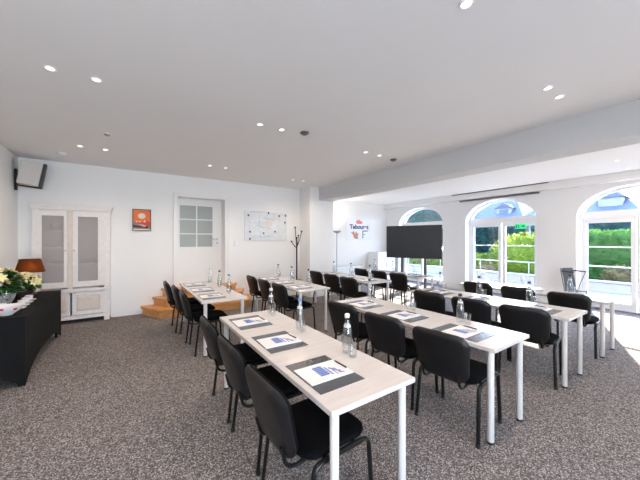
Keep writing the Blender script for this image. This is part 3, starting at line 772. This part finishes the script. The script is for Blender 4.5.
# ------------------------------------------------------------------ coat stand, floor lamp, cupboard, radiator
t = thing('coat_stand', 'tall black coat stand with knobbed branches in front of the column corner', 'coat stand', (3.70, 6.60, 0))
MB().lathe([(0, 0), (.19, 0), (.19, .015), (.05, .03), (.022, .06), (.017, .1)], n=24).build('base', BLMETAL, t, True)
MB().tube([(0, 0, .05), (0, 0, 1.0), (0.0, 0, 1.42)], [.018, .018, .02], 12).build('pole', BLMETAL, t, True)
for dx, dy, z0, z1 in ((-.03, .03, 1.40, 1.87), (.14, -.02, 1.36, 1.77), (-.17, -.03, 1.34, 1.50), (-.07, -.12, 1.38, 1.60), (.11, .10, 1.34, 1.66)):
    br = MB().tube(bez((0, 0, z0), (dx*.55, dy*.55, z0+(z1-z0)*.35), (dx, dy, z1), 7), [.014, .013, .012, .011, .010, .010, .010, .010], 8).build('branch', BLMETAL, t, True)
    MB().ball((dx, dy, z1+.01), .026, n=10, sq=(1, 1, .8)).build('knob', BLACKPL, br, True)
MB().lathe([(.13, .48), (.138, .487), (.145, .48), (.138, .473), (.13, .48)], n=24).tube([(-.138, 0, .48), (.138, 0, .48)], .006, 6).build('umbrella_ring', BLMETAL, t, True)

SILV = mat('grey lamp metal', (.42, .42, .43), .4)
GLOWG = mat('lit uplighter glass', (1, .9, .8), .5, emit=((1, .88, .74), 6))
UP = 75
def uplighter(label, loc, power):
    t = thing('floor_lamp', label, 'lamp', loc, 0, 'slim silver uplighters')
    MB().lathe([(0, 0), (.14, 0), (.14, .02), (.02, .03), (.012, .05)], n=24).build('base', SILV, t, True)
    MB().tube([(0, 0, .03), (0, 0, 1.78)], .013, 10).build('pole', SILV, t, True)
    MB().lathe([(.012, 1.765), (.06, 1.775), (.125, 1.815), (.15, 1.85), (.145, 1.85), (.12, 1.82), (.055, 1.785), (0, 1.78)], n=26).build('lamp_shade', SILV, t, True)
    MB().lathe([(0, 1.838), (.132, 1.838)], n=20).build('diffuser', GLOWG, t)
    L = bpy.data.lights.new('uplight', 'SPOT'); L.energy = UP*power; L.color = (1, .945, .88); L.spot_size = R(172); L.spot_blend = .6; L.shadow_soft_size = .12
    lo = bpy.data.objects.new('uplight', L); COL.objects.link(lo); lo.parent = t; lo.location = (0, 0, 1.97); lo.rotation_euler = (R(180), 0, 0)
uplighter('slim silver uplighter floor lamp against the white end wall', (5.72, 7.5, 0), .4)
uplighter('added unseen fill uplighter by the left wall near the photographer', (-1.36, .1, 0), .8)  # this lamp and the two below are added unseen, to brighten the ceiling
uplighter('added unseen fill uplighter behind the photographer', (2.6, -2.3, 0), 1.2)
uplighter('added unseen fill uplighter at the window side behind the tables', (6.6, -1.7, 0), 1.2)

t = thing('radiator', 'low white radiator under the white poster on the end wall', 'radiator', (6.55, YA, 0))
MB().rbox(-.65, .65, -.11, -.03, .12, .62, .008).build('panel', W_FRAME, t)
b = MB()
for i in range(30): b.box(-.63+i*.0425, -.60+i*.0425, -.10, -.04, .6205, .626)
b.build('top_grille', DGREY, t)
for x in (-.5, .5): MB().box(x-.02, x+.02, -.09, -.05, 0, .125).build('leg', W_FRAME, t)
t = thing('white_cupboard', 'low white cupboard in the corner behind the television', 'cupboard', (7.98, 7.66, 0))
MB().rbox(-.45, .45, -.25, .25, .06, 1.10, .006).build('body', W_FRAME, t)
MB().box(-.44, .44, -.23, .24, 0, .06).build('plinth', SILV, t)
for s in (-1, 1):
    d = MB().rbox(*((-.447, -.003) if s < 0 else (.003, .447)), -.268, -.2505, .065, 1.095, .004).build('door', W_FRAME, t)
    MB().tube([(s*.04, -.28, .55), (s*.04, -.28, .7)], .006, 8).build('handle', SILV, d, True)
# ------------------------------------------------------------------ television
t = thing('television', 'large dark flat television on a floor stand before the arched window', 'television', (7.13, 5.57, 0), R(-21.5-90+90)*0)
th = R(180+21.5)                                     # screen normal direction
t.rotation_euler = (0, 0, th)
hw, hh, zc = .83, .497, 1.49
MB().rbox(-.045, .0, -hw, hw, zc-hh, zc+hh, .006).build('casing', BLACKPL, t)
MB().box(.0002, .002, -hw+.014, hw-.014, zc-hh+.022, zc+hh-.012).build('screen', SCREEN, t)
for s in (-1, 1):
    MB().box(-.10, -.045, s*.345-.04, s*.345+.04, .04, zc+.15).build('stand_post', DGREY, t)
    MB().rbox(-.38, .28, s*.345-.035, s*.345+.035, .0, .045, .008).build('stand_foot', DGREY, t)
MB().box(-.095, -.05, -.345, .345, .42, .48).build('stand_bar', DGREY, t)

# grey folding chair by the window
t = thing('folding_chair', 'grey canvas folding armchair standing against the window pier', 'chair', (7.95, 2.0, 0), R(-108)); t.scale = (.72, .78, 1)
def slab(name, pts, wd, th_, m, par):
    vs = []; fs = []
    for (x, z) in pts: vs += [(x, -wd/2, z), (x, wd/2, z), (x, wd/2, z+th_), (x, -wd/2, z+th_)]
    for i in range(len(pts)-1):
        for k in range(4): fs.append((i*4+k, i*4+(k+1) % 4, i*4+4+(k+1) % 4, i*4+4+k))
    fs += [(0, 1, 2, 3), tuple(range(len(vs)-4, len(vs)))]
    return MB().add(vs, fs).build(name, m, par)
slab('back', [(-.13, .44), (-.16, .60), (-.19, .76), (-.24, .92)], .40, .015, GREYF, t)
slab('seat', [(.16, .455), (.02, .435), (-.14, .445)], .42, .015, GREYF, t)
for s in (-1, 1):
    y = s*.225
    MB().tube([(-.25, y, .93), (-.13, y, .44), (.15, y, .01)], .011, 8).build('leg', DGREY, t, True)
    MB().tube([(.15, y*1.06, .50), (.14, y*1.06, .44), (-.22, y*1.06, .01)], .011, 8).build('leg', DGREY, t, True)
    MB().rbox(-.22, .12, y-.025, y+.025, .86, .885, .006).build('armrest', BLACKPL, t)
    MB().tube([(.10, y*1.03, .86), (-.10, y*1.03, .46)], .009, 8).build('arm_brace', DGREY, t, True)

# ------------------------------------------------------------------ outside
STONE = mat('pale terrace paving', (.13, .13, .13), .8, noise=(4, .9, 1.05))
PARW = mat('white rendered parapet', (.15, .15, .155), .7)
LAWN = mat('lawn', (.06, .11, .03), .95, noise=(3, .7, 1.3))
struct(MB().box(XWO+.02, 12.0, -8, 16, -.30, -.03).box(-6, XWO+.02, -8, YF-.2, -.30, -.03).build('terrace_floor', STONE), 'pale paved terrace outside the windows', 'terrace')
struct(MB().box(12.0, 60, -30, 45, -1.0, -.6).build('garden_ground', LAWN), 'lawn beyond the terrace parapet', 'ground')
b = MB(); b.box(11.86, 12.06, -8, 16, -.6, .26)
for i in range(3): b.box(11.85, 11.861, -8, 16, -.02+.09*i, .055+.09*i)
pw = struct(b.build('terrace_wall', PARW), 'low white terrace wall with horizontal boards', 'wall')
struct(MB().rbox(11.82, 12.10, -8, 16, .26, .31, .01).build('terrace_wall_trim', PARW), 'white coping on the terrace wall', 'trim')
t = thing('terrace_railing', 'thin white metal railing above the low terrace wall', 'railing', (11.96, 0, .31))
RAILM = mat('pale railing metal', (.2, .21, .21), .4)
MB().tube([(0, -8, .43), (0, 16, .43)], .02, 8).build('handrail', RAILM, t, True)
for y in (-6.2, -4.4, -2.6, -.8, 1.0, 2.8, 4.3, 6.0, 7.8, 9.6, 11.4): MB().tube([(0, y, 0), (0, y, .43)], .016, 8).build('post', RAILM, t, True)

def leafmat(name, c, tr):
    m = bpy.data.materials.new(name); m.use_nodes = True
    nt = m.node_tree; nt.nodes.clear()
    o = nt.nodes.new('ShaderNodeOutputMaterial'); mx = nt.nodes.new('ShaderNodeMixShader'); mx.inputs[0].default_value = .4
    d = nt.nodes.new('ShaderNodeBsdfDiffuse'); t = nt.nodes.new('ShaderNodeBsdfTranslucent')
    tc = nt.nodes.new('ShaderNodeTexCoord'); n = nt.nodes.new('ShaderNodeTexNoise'); n.inputs['Scale'].default_value = 5; n.inputs['Detail'].default_value = 4
    r = nt.nodes.new('ShaderNodeValToRGB'); r.color_ramp.elements[0].position = .35; r.color_ramp.elements[1].position = .65
    r.color_ramp.elements[0].color = (*[x*.6 for x in c], 1); r.color_ramp.elements[1].color = (*[x*1.35 for x in c], 1)
    nt.links.new(tc.outputs['Object'], n.inputs[0]); nt.links.new(n.outputs['Fac'], r.inputs[0]); nt.links.new(r.outputs[0], d.inputs[0])
    t.inputs[0].default_value = (*tr, 1)
    nt.links.new(d.outputs[0], mx.inputs[1]); nt.links.new(t.outputs[0], mx.inputs[2]); nt.links.new(mx.outputs[0], o.inputs[0])
    return m
HG = leafmat('hedge green', (0.0355, 0.0861, 0.0254), (0.0709, 0.1519, 0.0254))
YG = leafmat('bright bush green', (0.0759, 0.1215, 0.0203), (0.2228, 0.2734, 0.0355))
TEAL = leafmat('blue green conifer', (0.0142, 0.0425, 0.0456), (0.0203, 0.0607, 0.0506))
RUST = leafmat('russet shrub', (.10, .085, .045), (.17, .12, .05))
def leafy(b, pts, size, m, rr):
    for p, nrm in pts:
        d = V((rr.uniform(-1, 1), rr.uniform(-1, 1), rr.uniform(-.6, 1)))+nrm*.6
        leafq(b, p, d, V((rr.uniform(-.3, .3), rr.uniform(-.3, .3), 1)), size*rr.uniform(.7, 1.3), size*.6, m)
def hedge(name, label, cat, x0, x1, y0, y1, z1, m, n, size, seed, z0=-.6):
    rr = random.Random(seed); b = MB()
    ny = max(2, int((y1-y0)/.4)); nz = max(2, int((z1-z0)/.4))
    vs = []; fs = []
    prof = [(x0, z0)]+[(x0, z0+(z1-z0)*k/nz) for k in range(1, nz)]+[(x0+.08, z1), ((x0+x1)/2, z1+.03), (x1-.08, z1), (x1, z0)]
    for i in range(ny+1):
        for (x, z) in prof: vs.append((x+rr.uniform(-.07, .07), y0+(y1-y0)*i/ny, z+(rr.uniform(-.07, .07) if z > z0 else 0)))
    k = len(prof)
    for i in range(ny):
        for q in range(k-1): fs.append((i*k+q, i*k+q+1, (i+1)*k+q+1, (i+1)*k+q))
    fs += [tuple(range(k)), tuple(range(ny*k, ny*k+k))]
    b.add(vs, fs, m)
    pts = []
    for i in range(n):
        y = rr.uniform(y0, y1)
        if rr.random() < .68: pts.append((V((x0-rr.uniform(-.02, .08), y, rr.uniform(max(z0, -.2), z1))), V((-1, 0, .2))))
        else: pts.append((V((rr.uniform(x0, x1), y, z1+rr.uniform(-.02, .1))), V((0, 0, 1))))
    leafy(b, pts, size, m, rr)
    return tag(b.build(name, m, None, fix=False), label, cat)
def bush(name, label, c, rad, m, n, size, seed, cat='bush'):
    rr = random.Random(seed); b = MB(); c = V(c)
    bm = bmesh.new(); bmesh.ops.create_icosphere(bm, subdivisions=3, radius=1)
    vs = []
    for v in bm.verts:
        k = .82+rr.uniform(-.08, .08); vs.append((c.x+v.co.x*rad[0]*k, c.y+v.co.y*rad[1]*k, c.z+v.co.z*rad[2]*k))
    b.add(vs, [[v.index for v in f.verts] for f in bm.faces], m); bm.free()
    pts = []
    for i in range(n):
        d = V((rr.gauss(0, 1), rr.gauss(0, 1), rr.gauss(0, 1))).normalized(); q = rr.uniform(.8, 1.05)
        pts.append((V((c.x+d.x*rad[0]*q, c.y+d.y*rad[1]*q, c.z+d.z*rad[2]*q)), d))
    leafy(b, pts, size, m, rr)
    return tag(b.build(name, m, None, fix=False), label, cat)
hedge('clipped_hedge', 'clipped green hedge filling the view through the right arched door', 'hedge', 14.6, 15.6, -6, 4.9, 1.79, HG, 5200, .11, 1)
hedge('conifer_hedge', 'tall dark blue-green conifer hedge behind the clipped hedge', 'hedge', 17.5, 19, -6, 6.2, 2.55, TEAL, 3000, .16, 2)
bush('round_bush', 'large rounded yellow-green bush through the middle arched door', (13.75, 5.05, .55), (.55, 1.5, 1.27), YG, 3200, .11, 3)
hedge('low_hedge', 'low yellow-green hedge left of the rounded bush', 'hedge', 13.5, 14.4, 6.75, 12.5, .78, YG, 2600, .11, 4)
hedge('tall_conifer_hedge', 'tall dark blue-green hedge behind the left half of the middle window', 'hedge', 16.5, 18, 6.6, 9.6, 2.3, TEAL, 2400, .16, 5)
bush('russet_shrub', 'russet twiggy shrub in front of the clipped hedge', (13.3, 2.2, .22), (.32, .5, .48), RUST, 800, .09, 6)
bush('orange_shrub', 'small orange-leaved shrub beside the rounded bush', (12.75, 6.1, .12), (.3, .5, .45), RUST, 500, .09, 16)
t = thing('garden_tree', 'blue-green tree seen in the arch above the television', 'tree', (19, 13.2, -.6))
bush('tree_crown', '', (0, 0, 4.0), (2.3, 2.6, 2.9), TEAL, 2600, .25, 7).parent = t
for c in t.children: 
    for k in ('label', 'category'):
        if k in c: del c[k]
MB().tube([(0, 0, 0), (0, .1, 1.6), (0, 0, 3)], [.2, .16, .1], 10).build('trunk', mat('bark', (.09, .065, .05), .9), t, True)
# houses
ROOFB = mat('blue slate roof', (.026, .032, .062), .7, noise=(3, .85, 1.15)); HW = mat('pale house render', (.11, .115, .135), .8); GLD = mat('dark window glass', (.05, .07, .10), .2)
def house(label, loc, L_, Dp, eave, ridge, chim, dormer):
    t = thing('house', label, 'house', loc)
    MB().box(0, Dp, -L_/2, L_/2, 0, eave).build('wall', HW, t)
    o = .3
    b = MB(); P = [(-o, eave-.1), (Dp/2, ridge), (Dp+o, eave-.1)]
    hip = L_*.22
    b.add([(-o, -L_/2-o, eave-.08), (Dp+o, -L_/2-o, eave-.08), (Dp+o, L_/2+o, eave-.08), (-o, L_/2+o, eave-.08), (Dp/2, -L_/2+hip, ridge), (Dp/2, L_/2-hip, ridge)],
          [(0, 4, 5, 3), (1, 2, 5, 4), (0, 1, 4), (2, 3, 5), (0, 3, 2, 1)])
    b.build('roof', ROOFB, t)
    MB().box(Dp/2-.25, Dp/2+.25, chim-.25, chim+.25, ridge-.8, ridge+.55).build('chimney', HW, t)
    for y in dormer:
        d = MB().box(.35, 2.0, y-.55, y+.55, eave, eave+.85).build('dormer', HW, t)
        MB().prism([(y-.7, eave+.85), (y, eave+1.3), (y+.7, eave+.85)], lambda a, z, q: (.25+2*q, a, z)).build('dormer_roof', ROOFB, d)
        MB().box(.33, .36, y-.35, y+.35, eave+.15, eave+.72).build('dormer_window', GLD, d)
    for y in (-L_*.3, 0, L_*.3):
        MB().box(-.03, .02, y-.45, y+.45, eave-1.5, eave-.4).build('window', GLD, t)
house('house with blue slate roof seen through the right arch top', (25, 6.3, -.6), 5.4, 5, 4.0, 5.6, .8, (-1.6,))
house('house with blue slate roof seen through the middle arch top', (26, 12.9, -.6), 6.0, 5, 4.0, 5.9, -1.0, (1.5, -1.6))

# ------------------------------------------------------------------ light
world = bpy.data.worlds.new('sky'); scene.world = world; world.use_nodes = True
nt = world.node_tree; bg = nt.nodes['Background']
tc = nt.nodes.new('ShaderNodeTexCoord'); sx = nt.nodes.new('ShaderNodeSeparateXYZ'); rp = nt.nodes.new('ShaderNodeValToRGB')
rp.color_ramp.elements[0].position = .0; rp.color_ramp.elements[0].color = (.78, .895, 1, 1)
rp.color_ramp.elements[1].position = .7; rp.color_ramp.elements[1].color = (.34, .56, 1, 1)
nt.links.new(tc.outputs['Generated'], sx.inputs[0]); nt.links.new(sx.outputs['Z'], rp.inputs[0]); nt.links.new(rp.outputs[0], bg.inputs[0])
SKY, SUN = 18.5, 50.0
bg.inputs['Strength'].default_value = SKY
sun = bpy.data.lights.new('sun', 'SUN'); sun.energy = SUN; sun.angle = R(.6); sun.color = (1, .94, .84)
so = bpy.data.objects.new('sun', sun); COL.objects.link(so)
el = R(24.7); az = V((-1, -.36)).normalized()
dv = V((az.x*cos(el), az.y*cos(el), -sin(el)))
so.rotation_euler = dv.to_track_quat('-Z', 'Y').to_euler(); so.location = (20, 8, 12)
for yc, a in WINS:
    L = bpy.data.lights.new('window_portal', 'AREA'); L.shape = 'RECTANGLE'; L.size = 2.75; L.size_y = 1.85; L.cycles.is_portal = True
    o = bpy.data.objects.new('window_portal', L); COL.objects.link(o); o.location = (XWO+.03, yc, 1.36)
    o.rotation_euler = V((-1, 0, 0)).to_track_quat('-Z', 'Y').to_euler()
    L.size, L.size_y = 1.86, 2.75

L = bpy.data.lights.new('window_portal', 'AREA'); L.shape = 'RECTANGLE'; L.size = GX1-GX0; L.size_y = GZ; L.cycles.is_portal = True
o = bpy.data.objects.new('window_portal', L); COL.objects.link(o); o.location = ((GX0+GX1)/2, YF-.23, GZ/2)
o.rotation_euler = V((0, 1, 0)).to_track_quat('-Z', 'Y').to_euler()

# ------------------------------------------------------------------ camera
cam = bpy.data.cameras.new('camera'); cam.lens = 16.0; cam.sensor_width = 36; cam.sensor_fit = 'HORIZONTAL'; cam.clip_end = 300
co = bpy.data.objects.new('camera', cam); COL.objects.link(co)
co.location = (0, 0, 1.547); co.rotation_euler = (R(90), 0, -R(33.95))
scene.camera = co
vs_ = scene.view_settings
vs_.view_transform = 'Standard'; vs_.look = 'None'; vs_.gamma = 1; vs_.use_curve_mapping = False
vs_.exposure = 0.0
scene.cycles.max_bounces = 12; scene.cycles.diffuse_bounces = 6; scene.cycles.transparent_max_bounces = 24
scene.cycles.sample_clamp_indirect = 8
